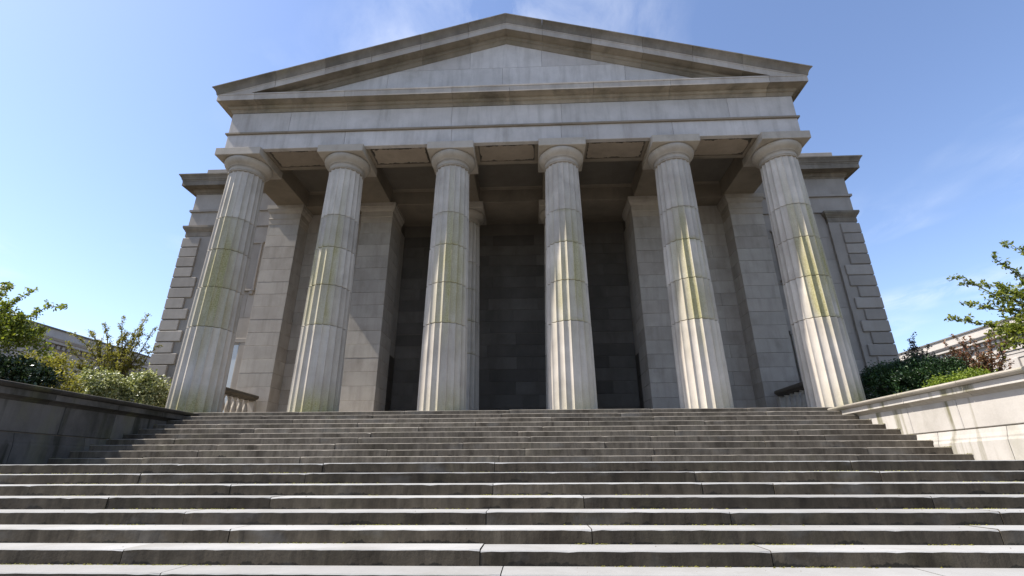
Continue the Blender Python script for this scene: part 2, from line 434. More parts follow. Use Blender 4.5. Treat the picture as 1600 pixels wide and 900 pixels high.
# --- columns
JOINTS = [0.0, 2.45, 3.68, 4.92, 6.04, 7.775]
def shaft_r(z): return 0.675 - 0.130 * (z / 7.80) ** 1.25
NF, NSEG = 20, 10
def drum_mesh(z0, z1, rr, moss_amt, base_moss, fl, zr_, moss_all, ang):
    nr_ = max(5, int((z1 - z0) / 0.12))
    rows = [z0, z0 + 0.012] + [z0 + (z1 - z0) * i / nr_ for i in range(1, nr_)] + [z1 - 0.012, z1]
    if base_moss > 0: rows = sorted(set(rows + [0.1, 0.25, 0.45, 0.7, 1.0]))
    v = []; f = []; mo = []
    tot = NF * NSEG
    for z in rows:
        inset = 0.014 if (z == z0 or z == z1) else 0.0
        for i in range(tot):
            a = 2 * math.pi * i / tot
            k, s = divmod(i, NSEG); s /= NSEG
            R = shaft_r(z) - inset
            r = R * (1 - 0.078 * (1 - (2 * s - 1) ** 2) ** 0.62)
            v.append((r * math.cos(a), r * math.sin(a), z))
            # moss grows on the weather side (towards the front), flute by flute
            d = math.degrees(abs((a - math.radians(ang) + math.pi) % (2 * math.pi) - math.pi))
            side = max(0.0, 1 - d / 62) ** 0.7 if d < 62 else 0.0
            lo_, hi_ = zr_[k]
            env = max(0.0, min(1.0, (z - lo_) / 0.7)) * max(0.0, min(1.0, (hi_ - z) / 1.6))
            m = side * (0.35 * moss_all + 0.65 * moss_amt) * env * (0.40 + 1.05 * fl[k])
            if z1 > 2 and z0 > 2 and z0 < 6.01:
                m = max(m, side * 0.9 * max(0, 1 - abs(z - z0) / 0.05), 0.6 * side * max(0, 1 - abs(z - z1) / 0.05))
            if base_moss > 0:
                dr = math.degrees(abs((a - math.radians(-62) + math.pi) % (2 * math.pi) - math.pi))
                m = max(m, 1.5 * base_moss * max(0, 1 - z / 0.85) * max(0, 1 - dr / 95))
            mo.append(min(1.0, m))
    for k in range(len(rows) - 1):
        for i in range(tot):
            j = (i + 1) % tot
            f.append((k * tot + i, k * tot + j, (k + 1) * tot + j, (k + 1) * tot + i))
    f.append(tuple(range(tot))[::-1]); f.append(tuple(range((len(rows) - 1) * tot, len(rows) * tot)))
    me = bpy.data.meshes.new('drum'); me.from_pydata(v, [], f); me.update()
    at = me.attributes.new('moss', 'FLOAT', 'POINT'); at.data.foreach_set('value', mo)
    return me

cap_prof = [(0.535, 7.772), (0.556, 7.776), (0.558, 7.800), (0.542, 7.804), (0.542, 7.818), (0.560, 7.822), (0.562, 7.845), (0.548, 7.850), (0.552, 7.93), (0.566, 7.934), (0.568, 7.950),
            (0.552, 7.955), (0.554, 7.968), (0.580, 7.972), (0.584, 7.988), (0.590, 7.995), (0.628, 8.022), (0.665, 8.052), (0.696, 8.085), (0.717, 8.120), (0.730, 8.160), (0.733, 8.195), (0.726, 8.225), (0.705, 8.247), (0.60, 8.249)]
def column(x, y, moss, base_moss, seed):
    rr = random.Random(seed)
    fl = [rr.random() for _ in range(NF)]
    ang = -84 + rr.uniform(-16, 16); sh = rr.uniform(-0.45, 0.45)
    zr_ = [(rr.uniform(0.9, 2.6) + sh, rr.uniform(4.9, 8.2) + sh) for _ in range(NF)]
    v, f = lathe_geo([(shaft_r(0) - 0.075, 0.002), (shaft_r(7.8) - 0.075, 7.83)], 48)
    c = pyobj('column', v, f, M['joint'], B)
    c.location = (x, y, 0)
    for i in range(5):
        z0, z1 = JOINTS[i], JOINTS[i + 1]
        amt = (0.0, 0.85, 1.0, 0.5, 0.0)[i] * moss * rr.uniform(0.75, 1.2)
        me = drum_mesh(z0 + (0.0 if i == 0 else 0.006), z1 - 0.006, rr, amt, base_moss if i == 0 else 0, fl, zr_, moss, ang)
        d = link('drum', me, c, (M['drum'],))
        smooth_by_angle(d, 24)
        d.location = (rr.uniform(-0.004, 0.004), rr.uniform(-0.004, 0.004), 0)
    v, f = lathe_geo(cap_prof, 64)
    e = pyobj('echinus', v, f, M['cap'], c); smooth_by_angle(e, 40)
    ab = box('abacus', -0.752, 0.752, -0.752, 0.752, 8.252, ZAB - 0.002, M['cap'], c, 0.012, origin=(0, 0, 8.252))
    return c
CX = [-8.819, -5.4, -1.8, 1.8, 5.4, 8.819]
for i, x in enumerate(CX):
    column(x, 0.0, (1.0, 0.95, 0.9, 0.85, 0.85, 1.1)[i], (1.0, 1.0, 0.45, 0.35, 0.25, 0.7)[i], 40 + i)
for i, x in enumerate((-1.85, 1.85)):
    column(x, 3.72, 0.12, 0.0, 60 + i)

# --- courses of the ashlar walls
COURSES = [0.0, 0.32] + [0.32 + 0.4935 * i for i in range(1, 16)]
COURSES[-1] = 7.70
def course_pairs(top):
    zs = [z for z in COURSES if z < top - 0.15] + [top]
    return list(zip(zs[:-1], zs[1:]))
G = 0.003
def ashlar_x(part, x0, x1, y, z_pairs, lens, seed, thick=0.06, jitter=0.0, wide_gap=None, mat=None):
    """blocks facing -y on plane y"""
    rr = random.Random(seed)
    for n, (z0, z1) in enumerate(z_pairs):
        L = x1 - x0
        k = max(1, round(L / lens))
        cut = [x0]
        if k > 1:
            step = L / k
            sh = (0.5 * step if n % 2 else 0.0)
            xs = [x0 + sh + step * i + rr.uniform(-jitter, jitter) for i in range(0 if sh else 1, k)]
            cut += [q for q in xs if x0 + 0.2 < q < x1 - 0.2]
        cut.append(x1)
        for a, b in zip(cut[:-1], cut[1:]):
            dy = rr.uniform(-0.003, 0.003)
            top = z1 - G - (0.02 if wide_gap and abs(z1 - wide_gap) < 0.05 else 0)
            box('ashlar_block', a + G * 0.7, b - G * 0.7, y + dy, y + thick, z0 + G, top, mat or M['wall'], part, 0.006)
def ashlar_y(part, y0, y1, x, out, z_pairs, lens, seed, thick=0.06):
    rr = random.Random(seed)
    for n, (z0, z1) in enumerate(z_pairs):
        cut = [y0, y1]
        if lens < (y1 - y0):
            cut.insert(1, y0 + (y1 - y0) * (0.36 if n % 2 else 0.64))
        for a, b in zip(cut[:-1], cut[1:]):
            dx = rr.uniform(-0.003, 0.003)
            xs = sorted((x + dx, x - out * thick))
            box('ashlar_block', xs[0], xs[1], a + G, b - G, z0 + G, z1 - G, M['wall'], part, 0.006)

def anta_capital(parent, x0, x1, y0, y1, z0, z1):
    h = z1 - z0
    prof = [(0.0, z0), (0.012, z0 + 0.02), (0.012, z0 + 0.27 * h), (0.03, z0 + 0.29 * h), (0.03, z0 + 0.33 * h), (0.02, z0 + 0.35 * h), (0.02, z0 + 0.58 * h),
            (0.04, z0 + 0.60 * h), (0.075, z0 + 0.66 * h), (0.10, z0 + 0.74 * h), (0.10, z0 + 0.78 * h), (0.125, z0 + 0.80 * h), (0.125, z1 - 0.004), (-0.3, z1 - 0.004), (-0.3, z0)]
    return sweep('capital', prof, [(x0, y1, -1, 0), (x0, y0, -1, -1), (x1, y0, 1, -1), (x1, y1, 1, 0)], M['cap'], parent)

for n, cxa in enumerate((-9.01, -5.30, 5.30, 9.01)):
    w = 0.61
    yb = 3.74 if True else 0
    a = box('anta', cxa - w + 0.02, cxa + w - 0.02, 3.05, 4.35, -0.002, 8.5, M['joint'], B)
    a.location.z = -0.002
    rr = random.Random(200 + n)
    for i, (z0, z1) in enumerate(course_pairs(7.70)):
        dx = rr.uniform(-0.003, 0.003)
        box('ashlar_block', cxa - w + dx, cxa + w + dx, 3.02 + rr.uniform(-0.003, 0.003), 4.30, z0 + G, z1 - G, M['wall'], a, 0.006).location.z += 0.002
    cp = anta_capital(a, cxa - w, cxa + w, 3.02, 4.3, 7.70, ZAB)
    for ch in a.children:          # keep world placement under the offset parent
        ch.location = Vector(ch.location) - Vector(a.location)

def wallpart(name, x0, x1, y0, y1, z0, z1, mat):
    """wall core with origin at the world origin so block children keep world numbers"""
    return box(name, x0, x1, y0, y1, z0, z1, mat, B, 0, origin=(0, 0, 0))

# walls between the antae
for s in (-1, 1):
    xa, xb = sorted((s * 5.91, s * 8.40))
    w = wallpart('wall', xa, xb, 3.775, 4.6, -0.01, 9.3, M['joint'])
    ashlar_x(w, xa, xb, 3.76, course_pairs(8.53), 1.3, 300 + s, jitter=0.08)
# back wall of the recess
w = wallpart('wall', -5.2, 5.2, 5.345, 5.8, -0.01, 9.3, M['joint'])
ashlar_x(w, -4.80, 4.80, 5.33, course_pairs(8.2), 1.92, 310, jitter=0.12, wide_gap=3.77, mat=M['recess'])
# side walls of the recess, each with a dark door
for s in (-1, 1):
    xa, xb = sorted((s * 4.815, s * 5.9))
    w = wallpart('wall', xa, xb, 4.36, 5.34, -0.01, 9.3, M['joint'])
    ashlar_y(w, 4.36, 5.328, s * 4.80, -s, [p for p in course_pairs(8.2) if p[0] > 2.7], 9.0, 320 + s)
    d = box('door', *sorted((s * 4.76, s * 4.81)), 4.42, 5.24, 0.01, 2.72, M['door'], B, 0.008)
    for zz0, zz1 in ((0.15, 0.95), (1.05, 1.75), (1.85, 2.55)):
        p = box('door_panel', *sorted((s * 4.74, s * 4.765)), 4.52, 5.14, zz0, zz1, M['door'], d, 0.01)
        p.location = Vector(p.location) - Vector(d.location)

# --- beams, ceiling, architrave
for xb_ in (-8.819, -5.36, -1.82, 1.82, 5.36, 8.819):
    y0 = 0.62
    outer = abs(xb_) > 8
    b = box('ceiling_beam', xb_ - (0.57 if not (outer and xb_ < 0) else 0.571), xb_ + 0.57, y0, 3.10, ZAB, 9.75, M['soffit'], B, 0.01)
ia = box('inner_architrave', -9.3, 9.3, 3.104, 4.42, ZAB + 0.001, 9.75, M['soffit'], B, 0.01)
sweep('ceiling_moulding', [(0, 9.10), (0.03, 9.10), (0.05, 9.15), (0.09, 9.20), (0.09, 9.26), (0, 9.26)], [(-8.2, 3.10, 0, -1), (8.2, 3.10, 0, -1)], M['soffit'], B)
ceil = box('ceiling', -9.2, 9.2, 0.5, 5.5, 9.22, 9.7, M['soffit'], B)
box('recess_ceiling', -5.1, 5.1, 4.43, 5.34, 8.75, 9.2, M['soffit'], B)

arch = box('architrave', -XAR + 0.02, XAR - 0.02, YFR + 0.02, 0.60, ZAB + 0.045, 9.10, M['joint'], B, 0, origin=(0, 0, 0))
AJ = [-XAR, -5.36, -1.8, 1.8, 5.39, XAR]
for a, b in zip(AJ[:-1], AJ[1:]):
    box('architrave_block', a + 0.003, b - 0.003, YFR + rng.uniform(-0.002, 0.002), -0.44, ZAB, 9.125, M['frieze'], arch, 0.008)
    box('architrave_back_block', a + 0.003, b - 0.003, 0.45, 0.612, ZAB, 9.125, M['soffit'], arch, 0.008)
for i, x in enumerate(CX):           # cross bars over the capitals
    box('soffit_bar', max(-XAR + 0.004, x - 0.86), min(XAR - 0.004, x + 0.86), -0.437, 0.447, ZAB + 0.001, ZAB + 0.2, M['soffit'], arch, 0.004)
for a, b in zip(CX[:-1], CX[1:]):
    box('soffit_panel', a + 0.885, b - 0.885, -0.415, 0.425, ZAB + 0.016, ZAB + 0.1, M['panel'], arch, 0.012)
# side faces of the architrave along the flanks
for s in (-1, 1):
    xa, xb = sorted((s * (XAR - 0.17), s * XAR))
    box('side_architrave_block', xa, xb, 0.615, 4.2, ZAB + 0.001, 9.125, M['frieze'], arch, 0.008)
sweep('taenia', [(0, 9.125), (0.055, 9.128), (0.06, 9.135), (0.06, 9.19), (0, 9.195), (-0.2, 9.195), (-0.2, 9.125)],
      [(-XAR, 4.2, -1, 0), (-XAR, YFR, -1, -1), (XAR, YFR, 1, -1), (XAR, 4.2, 1, 0)], M['soffit'], B)
fz = box('frieze', -XAR + 0.02, XAR - 0.02, YFR + 0.02, 4.2, 9.19, 10.02, M['joint'], B, 0, origin=(0, 0, 0))
FJ = [-XAR, -7.33, -1.82, 1.84, 7.28, XAR]
for a, b in zip(FJ[:-1], FJ[1:]):
    box('frieze_slab', a + 0.003, b - 0.003, YFR + rng.uniform(-0.002, 0.002), YFR + 0.15, 9.195, 10.02, M['frieze'], fz, 0.006)
for s in (-1, 1):
    xa, xb = sorted((s * (XAR - 0.15), s * XAR))
    for y0, y1 in ((YFR + 0.153, 1.6), (1.604, 4.2)):
        box('frieze_slab', xa, xb, y0, y1, 9.195, 10.02, M['frieze'], fz, 0.006)

# --- horizontal cornice: bed mould, soffit, corona; cut into stones
CORN = [(-0.3, 10.02), (0.02, 10.02), (0.03, 10.06), (0.055, 10.10), (0.055, 10.13), (0.11, 10.15), (0.14, 10.21), (0.14, 10.25), (0.345, 10.275), (0.35, 10.262),
        (0.395, 10.262), (0.395, 10.47), (0.41, 10.475), (0.41, 10.525), (-0.3, 10.545)]
CM = (M['cornice'], M['soffit_grimy_shade'], M['fascia'])
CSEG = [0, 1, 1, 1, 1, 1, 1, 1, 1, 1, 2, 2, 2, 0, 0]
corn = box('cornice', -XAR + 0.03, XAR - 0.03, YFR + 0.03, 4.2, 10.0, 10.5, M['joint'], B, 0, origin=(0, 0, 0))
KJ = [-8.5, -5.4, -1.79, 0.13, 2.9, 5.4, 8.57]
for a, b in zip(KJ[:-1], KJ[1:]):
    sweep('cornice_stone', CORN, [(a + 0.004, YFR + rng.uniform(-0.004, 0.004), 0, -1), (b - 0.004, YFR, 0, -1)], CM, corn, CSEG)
for s in (-1, 1):
    e = KJ[0] if s < 0 else KJ[-1]
    sweep('cornice_stone', CORN, [(e + s * 0.004, YFR, 0, -1), (s * XAR, YFR, s, -1), (s * XAR, 1.0, s, 0)], CM, corn, CSEG)
    sweep('cornice_stone', CORN, [(s * XAR, 1.006, s, 0), (s * XAR, 4.25, s, 0)], CM, corn, CSEG)
    # gutter moulding along the flank
    sweep('side_gutter', [(-0.3, 10.53), (0.40, 10.53), (0.41, 10.56), (0.45, 10.60), (0.50, 10.66), (0.535, 10.69), (0.546, 10.73), (-0.3, 10.74)],
          [(s * XAR, YFR + 0.1, s, 0), (s * XAR, 4.25, s, 0)], M['cornice'], corn)

# --- raking cornice
APEX, SLOPE = 13.622, 0.2907
RAKE = [(-0.35, -0.845), (0.0, -0.845), (0.025, -0.80), (0.06, -0.745), (0.06, -0.72), (0.115, -0.69), (0.125, -0.585), (0.35, -0.560), (0.355, -0.573), (0.399, -0.573), (0.399, -0.362), (0.412, -0.355),
        (0.412, -0.315), (0.425, -0.305), (0.425, -0.27), (0.435, -0.21), (0.46, -0.14), (0.50, -0.08), (0.532, -0.045), (0.546, -0.04), (0.546, 0.0), (-0.35, 0.02)]
ZFLOOR = 10.50
rk = {}
for s in (-1, 1):
    # core behind the stones, parent of one rake
    core = sweep('raking_cornice', [(-0.34, -0.80), (-0.02, -0.80), (-0.02, -0.05), (-0.34, -0.05)],
                 [(s * x, YFR, 0, -1, (lambda X, o_, z: max(ZFLOOR, APEX - SLOPE * abs(X) + z))) for x in (0.0, 3.0, 6.0, 8.0, 9.3)], M['joint'], B)
    js = [0.0, 1.30, 2.96, 4.64, 6.2, 7.86, XAR] if s < 0 else [0.0, 1.275, 2.95, 4.647, 6.25, 7.83, XAR]
    for i, (a, b) in enumerate(zip(js[:-1], js[1:])):
        xs = [a + 0.004] + [a + (b - a) * q / 6 for q in range(1, 6)] + [b - 0.004]
        if a == 0.0: xs[0] = 0.002
        path = []
        dy = rng.uniform(-0.004, 0.004)
        fun = (lambda X, o_, z: max(ZFLOOR - 0.02 + 0.0004 * o_, APEX - SLOPE * abs(X) + z))
        for n, x in enumerate(xs):
            last = i == len(js) - 2 and n == len(xs) - 1
            path.append((s * (XAR if last else x), YFR + dy, (s if last else 0), -1, fun))
        sweep('raking_stone', RAKE, path, CM, core, [1, 1, 1, 1, 1, 1, 1, 1, 1, 2, 2, 2] + [0] * 10)

# --- tympanum
def zt(x): return APEX - SLOPE * abs(x) - 0.82
YT = YFR + 0.02
def tymp_slab(poly, parent):
    n = len(poly)
    v = [(x, YT + dy, z) for x, z in poly for dy in (0.0,)] + [(x, YT + 0.2, z) for x, z in poly]
    f = [tuple(range(n)), tuple(range(n, 2 * n))[::-1]] + [(i, (i + 1) % n, n + (i + 1) % n, n + i) for i in range(n)]
    o = pyobj('tympanum_slab', v, f, M['frieze'], parent); fixn(o.data); return o
ty = pyobj('tympanum', [(-9, YT + 0.015, 10.4), (9, YT + 0.015, 10.4), (0, YT + 0.015, zt(0) + 0.1), (-9, YT + 0.5, 10.4), (9, YT + 0.5, 10.4), (0, YT + 0.5, zt(0) + 0.1)],
           [(0, 1, 2), (5, 4, 3), (0, 3, 4, 1), (1, 4, 5, 2), (2, 5, 3, 0)], M['joint'], B)
ZH = 11.68
xh = (APEX - 0.82 - ZH) / SLOPE
g_ = 0.004
xl = (APEX - 0.82 - 10.45) / SLOPE
tymp_slab([(-xl, 10.45), (-4.15 - g_, 10.45), (-4.15 - g_, zt(4.15))], ty) if False else None
def lower(a, b):
    pts = [(a, 10.45), (b, 10.45)]
    pts.append((b, min(ZH - g_, zt(b))))
    if abs(b) < xh and abs(a) > xh and a < 0: pts.append((-xh, ZH - g_))
    if abs(a) < xh and abs(b) > xh and b > 0: pts.append((xh, ZH - g_))
    if zt(a) > 10.46: pts.append((a, min(ZH - g_, zt(a))))
    tymp_slab(pts, ty)
lower(-xl, -6.9 - g_) if False else None
lower(-xl, -4.15 - g_); lower(-4.15 + g_, -0.13 - g_); lower(-0.13 + g_, 4.08 - g_); lower(4.08 + g_, xl)
tymp_slab([(-xh + 0.02, ZH + g_), (-1.27 - g_, ZH + g_), (-1.27 - g_, zt(1.27))], ty)
tymp_slab([(-1.27 + g_, ZH + g_), (1.24 - g_, ZH + g_), (1.24 - g_, zt(1.24)), (0, zt(0)), (-1.27 + g_, zt(1.27))], ty)
tymp_slab([(1.24 + g_, ZH + g_), (xh - 0.02, ZH + g_), (1.24 + g_, zt(1.24))], ty)

# roof over the portico
def zr(x): return APEX - 0.05 - SLOPE * abs(x)
rv = []
for y in (YFR + 0.1, 16.0):
    rv += [(-9.7, y, zr(9.7)), (0, y, zr(0)), (9.7, y, zr(9.7)), (9.2, y, 10.5), (-9.2, y, 10.5)]
roof = pyobj('roof', rv, [(0, 1, 2, 3, 4), (9, 8, 7, 6, 5), (0, 5, 6, 1), (1, 6, 7, 2), (2, 7, 8, 3), (3, 8, 9, 4), (4, 9, 5, 0)], M['far_dark'], B)
fixn(roof.data)

# --- wings of the main block behind the portico
XC, YM = 13.85, 4.25
for s in (-1, 1):
    xa, xb = sorted((s * 9.40, s * (XC - 0.05)))
    wg = wallpart('wing_wall', xa, xb, YM + 0.015, 26.0, Z_GROUND, 11.0, M['wing'])
    # courses between anta and corner pilaster
    rr = random.Random(500 + s)
    zl = [0.0] + [0.32 + 0.987 * i for i in range(0, 9)]; zl[-1] = 8.33
    xi, xo = 9.63, 12.68
    for n, (z0, z1) in enumerate(zip(zl[:-1], zl[1:])):
        cuts = [xi, xi + (1.05 if n % 2 else 1.95), xo]
        for a, b in zip(cuts[:-1], cuts[1:]):
            p, q = sorted((s * a, s * b))
            box('ashlar_block', p + G, q - G, YM + rr.uniform(-0.003, 0.003), YM + 0.05, z0 + G, z1 - G, M['wing'], wg, 0.006)
    # corner pilaster with quoins
    pa, pb = sorted((s * 12.72, s * (XC - 0.01)))
    pil = box('corner_pilaster', pa, pb, YM - 0.10, YM + 0.9, -0.5, 7.86, M['wing'], B, 0.008, origin=(0, 0, 0))
    zq = [-0.5 + 0.453 * i for i in range(0, 18)]
    zq = [7.79 - 0.4515 * i for i in range(19)][::-1]
    for n, (z0, z1) in enumerate(zip(zq[:-1], zq[1:])):
        inner = 13.14 if (n % 2 or z0 > 5.5) else 12.90
        if z0 > 5.4 and z0 < 5.8: inner = 12.88
        qa, qb = sorted((s * inner, s * (XC + 0.05)))
        box('quoin', qa, qb, YM - 0.165 + rr.uniform(-0.006, 0.006), YM + (0.45 if n % 2 else 0.75), z0 + 0.012, z1 - 0.012, M['wing'], pil, 0.022)
    pp = (-XC if s < 0 else 12.72, -12.72 if s < 0 else XC)
    cpf = [(-0.2, 7.86), (0.015, 7.86), (0.015, 8.06), (0.04, 8.075), (0.04, 8.10), (0.07, 8.14), (0.11, 8.20), (0.11, 8.23), (0.13, 8.24), (0.13, 8.325), (-0.2, 8.33)]
    sweep('pilaster_capital', cpf, [(pp[0], YM + 0.9, -1, 0), (pp[0], YM - 0.10, -1, -1), (pp[1], YM - 0.10, 1, -1), (pp[1], YM + 0.9, 1, 0)], M['cornice'], pil)
    # entablature of the wing
    def wpath(back=24.0):
        a = (s * 9.45, YM - 0.03, 0, -1); c_ = (s * XC, YM - 0.03, s, -1); d = (s * XC, back, s, 0)
        return [a, c_, d]
    sweep('wing_architrave', [(-0.3, 8.335), (0.03, 8.335), (0.03, 9.045), (-0.3, 9.045)], wpath(), M['wing'], B)
    sweep('wing_taenia', [(-0.3, 9.045), (0.10, 9.045), (0.105, 9.14), (0.05, 9.15), (-0.3, 9.15)], wpath(), M['wing'], B)
    sweep('wing_frieze', [(-0.3, 9.15), (0.025, 9.15), (0.025, 9.93), (-0.3, 9.93)], wpath(), M['wing'], B)
    sweep('wing_cornice', [(-0.3, 9.93), (0.04, 9.93), (0.06, 9.99), (0.11, 10.02), (0.14, 10.10), (0.15, 10.14), (0.42, 10.165), (0.425, 10.15), (0.46, 10.15), (0.46, 10.35), (0.475, 10.36),
                           (0.475, 10.41), (0.50, 10.43), (0.52, 10.50), (0.57, 10.58), (0.60, 10.61), (0.60, 10.66), (-0.3, 10.70)], wpath(), M['cornice'], B)
    ba, bb = sorted((s * 9.6, s * (XC - 0.05)))
    box('blocking_course', ba, bb, YM + 0.10, YM + 0.9, 10.69, 11.36, M['wing'], B, 0.012)
    ba, bb = sorted((s * 9.6, s * (XC + 0.10)))
    box('blocking_base', ba, bb, YM + 0.0, YM + 1.0, 10.66, 10.98, M['wing'], B, 0.012)
    # framed panel above
    p0, p1 = sorted((s * 10.46, s * 11.88))
    fr = box('wall_panel', p0 + 0.08, p1 - 0.08, YM - 0.012, YM + 0.03, 5.50, 7.50, M['wing'], B, 0.004, origin=(0, 0, 0))
    for args in ((p0, p0 + 0.09, 5.44, 7.57), (p1 - 0.09, p1, 5.44, 7.57)):
        box('frame_bar', args[0], args[1], YM - 0.06, YM + 0.03, args[2], args[3], M['wing'], fr, 0.012)
    box('frame_bar', p0 - 0.05, p1 + 0.05, YM - 0.065, YM + 0.03, 7.50, 7.60, M['wing'], fr, 0.012)
    box('sill', p0 - 0.05, p1 + 0.05, YM - 0.10, YM + 0.03, 5.36, 5.44, M['wing'], fr, 0.012)
    for xx in (p0 + 0.08, p1 - 0.08):
        box('sill_bracket', xx - 0.09, xx + 0.09, YM - 0.085, YM + 0.03, 5.22, 5.358, M['wing'], fr, 0.02)
    # window below with a pale blind behind the glass
    p0, p1 = sorted((s * 10.33, s * 12.05))
    wd = box('window', p0 + 0.24, p1 - 0.24, YM - 0.022, YM + 0.03, 0.55, 3.20, M['blind'], B, 0.0, origin=(0, 0, 0))
    for a0, a1, c0, c1, pr in ((p0, p0 + 0.22, 0.4, 3.22, 0.07), (p1 - 0.22, p1, 0.4, 3.22, 0.07), (p0 + 0.222, p0 + 0.275, 0.4, 3.17, 0.045), (p1 - 0.275, p1 - 0.222, 0.4, 3.17, 0.045)):
        box('window_frame', a0, a1, YM - pr, YM + 0.03, c0, c1, M['wing'], wd, 0.012)
    box('window_frame', p0 - 0.03, p1 + 0.03, YM - 0.08, YM + 0.03, 3.222, 3.40, M['wing'], wd, 0.012)
    box('window_frame', p0 + 0.28, p1 - 0.28, YM - 0.045, YM + 0.03, 3.15, 3.218, M['wing'], wd, 0.008)
    box('window_sill', p0 - 0.08, p1 + 0.08, YM - 0.14, YM + 0.03, 0.26, 0.395, M['wing'], wd, 0.015)

# ------------------------------------------------------------------ balustrades at the portico sides
bprof = [(0.085, 0.0), (0.085, 0.05), (0.055, 0.065), (0.05, 0.10), (0.066, 0.16), (0.088, 0.24), (0.092, 0.30), (0.080, 0.38), (0.058, 0.47), (0.046, 0.54), (0.042, 0.57), (0.060, 0.58), (0.060, 0.605), (0.048, 0.615), (0.075, 0.63), (0.075, 0.665)]
for s in (-1, 1):
    bx_ = s * 8.86
    bal = thing('balustrade', 'short stone balustrade with dark rail between the %s column and the wall behind it' % ('leftmost' if s < 0 else 'rightmost'), 'balustrade', loc=(bx_, 1.8, 0))
    box('base_rail', -0.17, 0.17, -1.05, 1.18, 0.0, 0.12, M['bal'], bal, 0.012)
    rail = sweep('hand_rail', [(-0.10, 0.80), (0.10, 0.80), (0.11, 0.83), (0.17, 0.86), (0.20, 0.89), (0.20, 0.96), (0.17, 0.985), (-0.17, 0.985), (-0.20, 0.96), (-0.20, 0.89), (-0.17, 0.86), (-0.11, 0.83)],
                 [(0, -1.05, 1, 0), (0, 1.08, 1, 0)], M['rail'], bal)
    v, f = lathe_geo(bprof, 14)
    bme = bpy.data.meshes.new('baluster'); bme.from_pydata(v, [], f); bme.update()
    bme.polygons.foreach_set('use_smooth', [True] * len(bme.polygons)); bme.materials.append(M['bal'])
    for i in range(6):
        o = bpy.data.objects.new('baluster', bme); COL.objects.link(o); o.parent = bal
        o.location = (0, -0.86 + 0.315 * i, 0.125)
    box('end_block', -0.12, 0.12, 1.0, 1.17, 0.125, 0.798, M['bal'], bal, 0.012)

# ------------------------------------------------------------------ staircase
ST = thing('stone_staircase', 'wide flight of weathered grey stone steps rising to the columns', 'staircase', loc=(0, -6, Z_GROUND))
JX = {10: (-4.65, -2.43, 0.13, 5.22), 11: (-4.88, -2.49, 2.88, 5.33), 12: (-6.05, -3.3, 0.17, 2.83, 3.72), 13: (-4.59, -2.53, 1.29, 5.32),
      14: (-3.3, 0.16, 2.84), 15: (-2.5, 1.28, 5.29), 16: (-3.29, 0.18, 2.87), 17: (-2.6, 0.4, 4.1), 0: (-5.4, -2.6, 0.1, 3.7, 6.1)}
def slab(k, x0, x1, yf, yb, ztop, h, parent, seed):
    rr = random.Random(seed)
    c = 0.010
    dz = rr.uniform(-0.006, 0.004); dy = rr.uniform(-0.009, 0.009)
    # front edge worn into a slightly wavy line: split along x
    n = max(2, int((x1 - x0) / 0.10))
    xs = [x0 + 0.005 + (x1 - x0 - 0.010) * i / n for i in range(n + 1)]
    v = []; f = []
    tl = rr.uniform(-0.004, 0.004)
    for i, x in enumerate(xs):
        ed = 0.016 if i in (0, n) else 0.0
        wy = rr.gauss(0, 0.0009) + (0.006 if ed else 0)
        wz = rr.gauss(0, 0.0007) - ed * 0.5
        ch = max(0.004, c + rr.gauss(0, 0.0012) + (0.006 if rr.random() < 0.012 else 0))
        tz = dz + tl * (i / n - 0.5)
        v += [(x, yb, ztop + tz * 0.3), (x, yf + dy + ch + 0.02, ztop + tz), (x, yf + dy + ch + wy, ztop + tz + wz * 0.3), (x, yf + dy + wy, ztop + tz - ch + wz), (x, yf + dy + wy * 0.4, ztop - h), (x, yb, ztop - h)]
    m = 6; mats = []
    for i in range(n):
        for j in range(m):
            q = (j + 1) % m
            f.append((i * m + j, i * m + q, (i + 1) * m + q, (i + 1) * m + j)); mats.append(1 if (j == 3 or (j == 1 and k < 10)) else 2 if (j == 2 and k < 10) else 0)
    f.append(tuple(range(m))); mats.append(1)
    f.append(tuple(range(n * m, (n + 1) * m))[::-1]); mats.append(1)
    ox, oy, oz = (x0 + x1) / 2, yf, ztop - h
    v = [(a - ox, b - oy, d - oz) for a, b, d in v]
    me = bpy.data.meshes.new('step_slab'); me.from_pydata(v, [], f)
    me.polygons.foreach_set('material_index', mats); me.update(); fixn(me)
    o = link('step_slab', me, parent, (M['tread'], M['riser_upper'] if k < 10 else M['riser'], M['nosing']))
    o.location = Vector((ox, oy, oz)) - Vector(ST.location)
    return o
for k in range(NSTEP):
    half = XW + 0.02 if k < 10 else 15.5
    yf = edge_y(k); zt_ = -k * RISER
    yb = Y_STY + 0.62 if k == 0 else edge_y(k - 1) + 0.10
    core = box('step', -half + 0.01, half - 0.01, yf + 0.05, yb - 0.01, zt_ - RISER, zt_ - 0.03, M['joint'], ST, 0, origin=(0, 0, 0))
    core.location = -Vector(ST.location)
    js = JX.get(k)
    rr = random.Random(900 + k)
    if js is None:
        js = []; x = -half + rr.uniform(1.5, 3.2)
        while x < half - 1.2:
            js.append(x); x += rr.uniform(2.3, 3.9)
    js = list(js)
    while js[-1] < half - 4.2: js.append(js[-1] + rr.uniform(2.8, 3.8))
    while js[0] > -half + 4.2: js.insert(0, js[0] - rr.uniform(2.8, 3.8))
    xs = [-half] + js + [half]
    for a, b in zip(xs[:-1], xs[1:]):
        s_ = slab(k, a, b, yf, yb, zt_, RISER + 0.004, core, rr.random())
        s_.location = Vector(s_.location) - Vector(core.location)

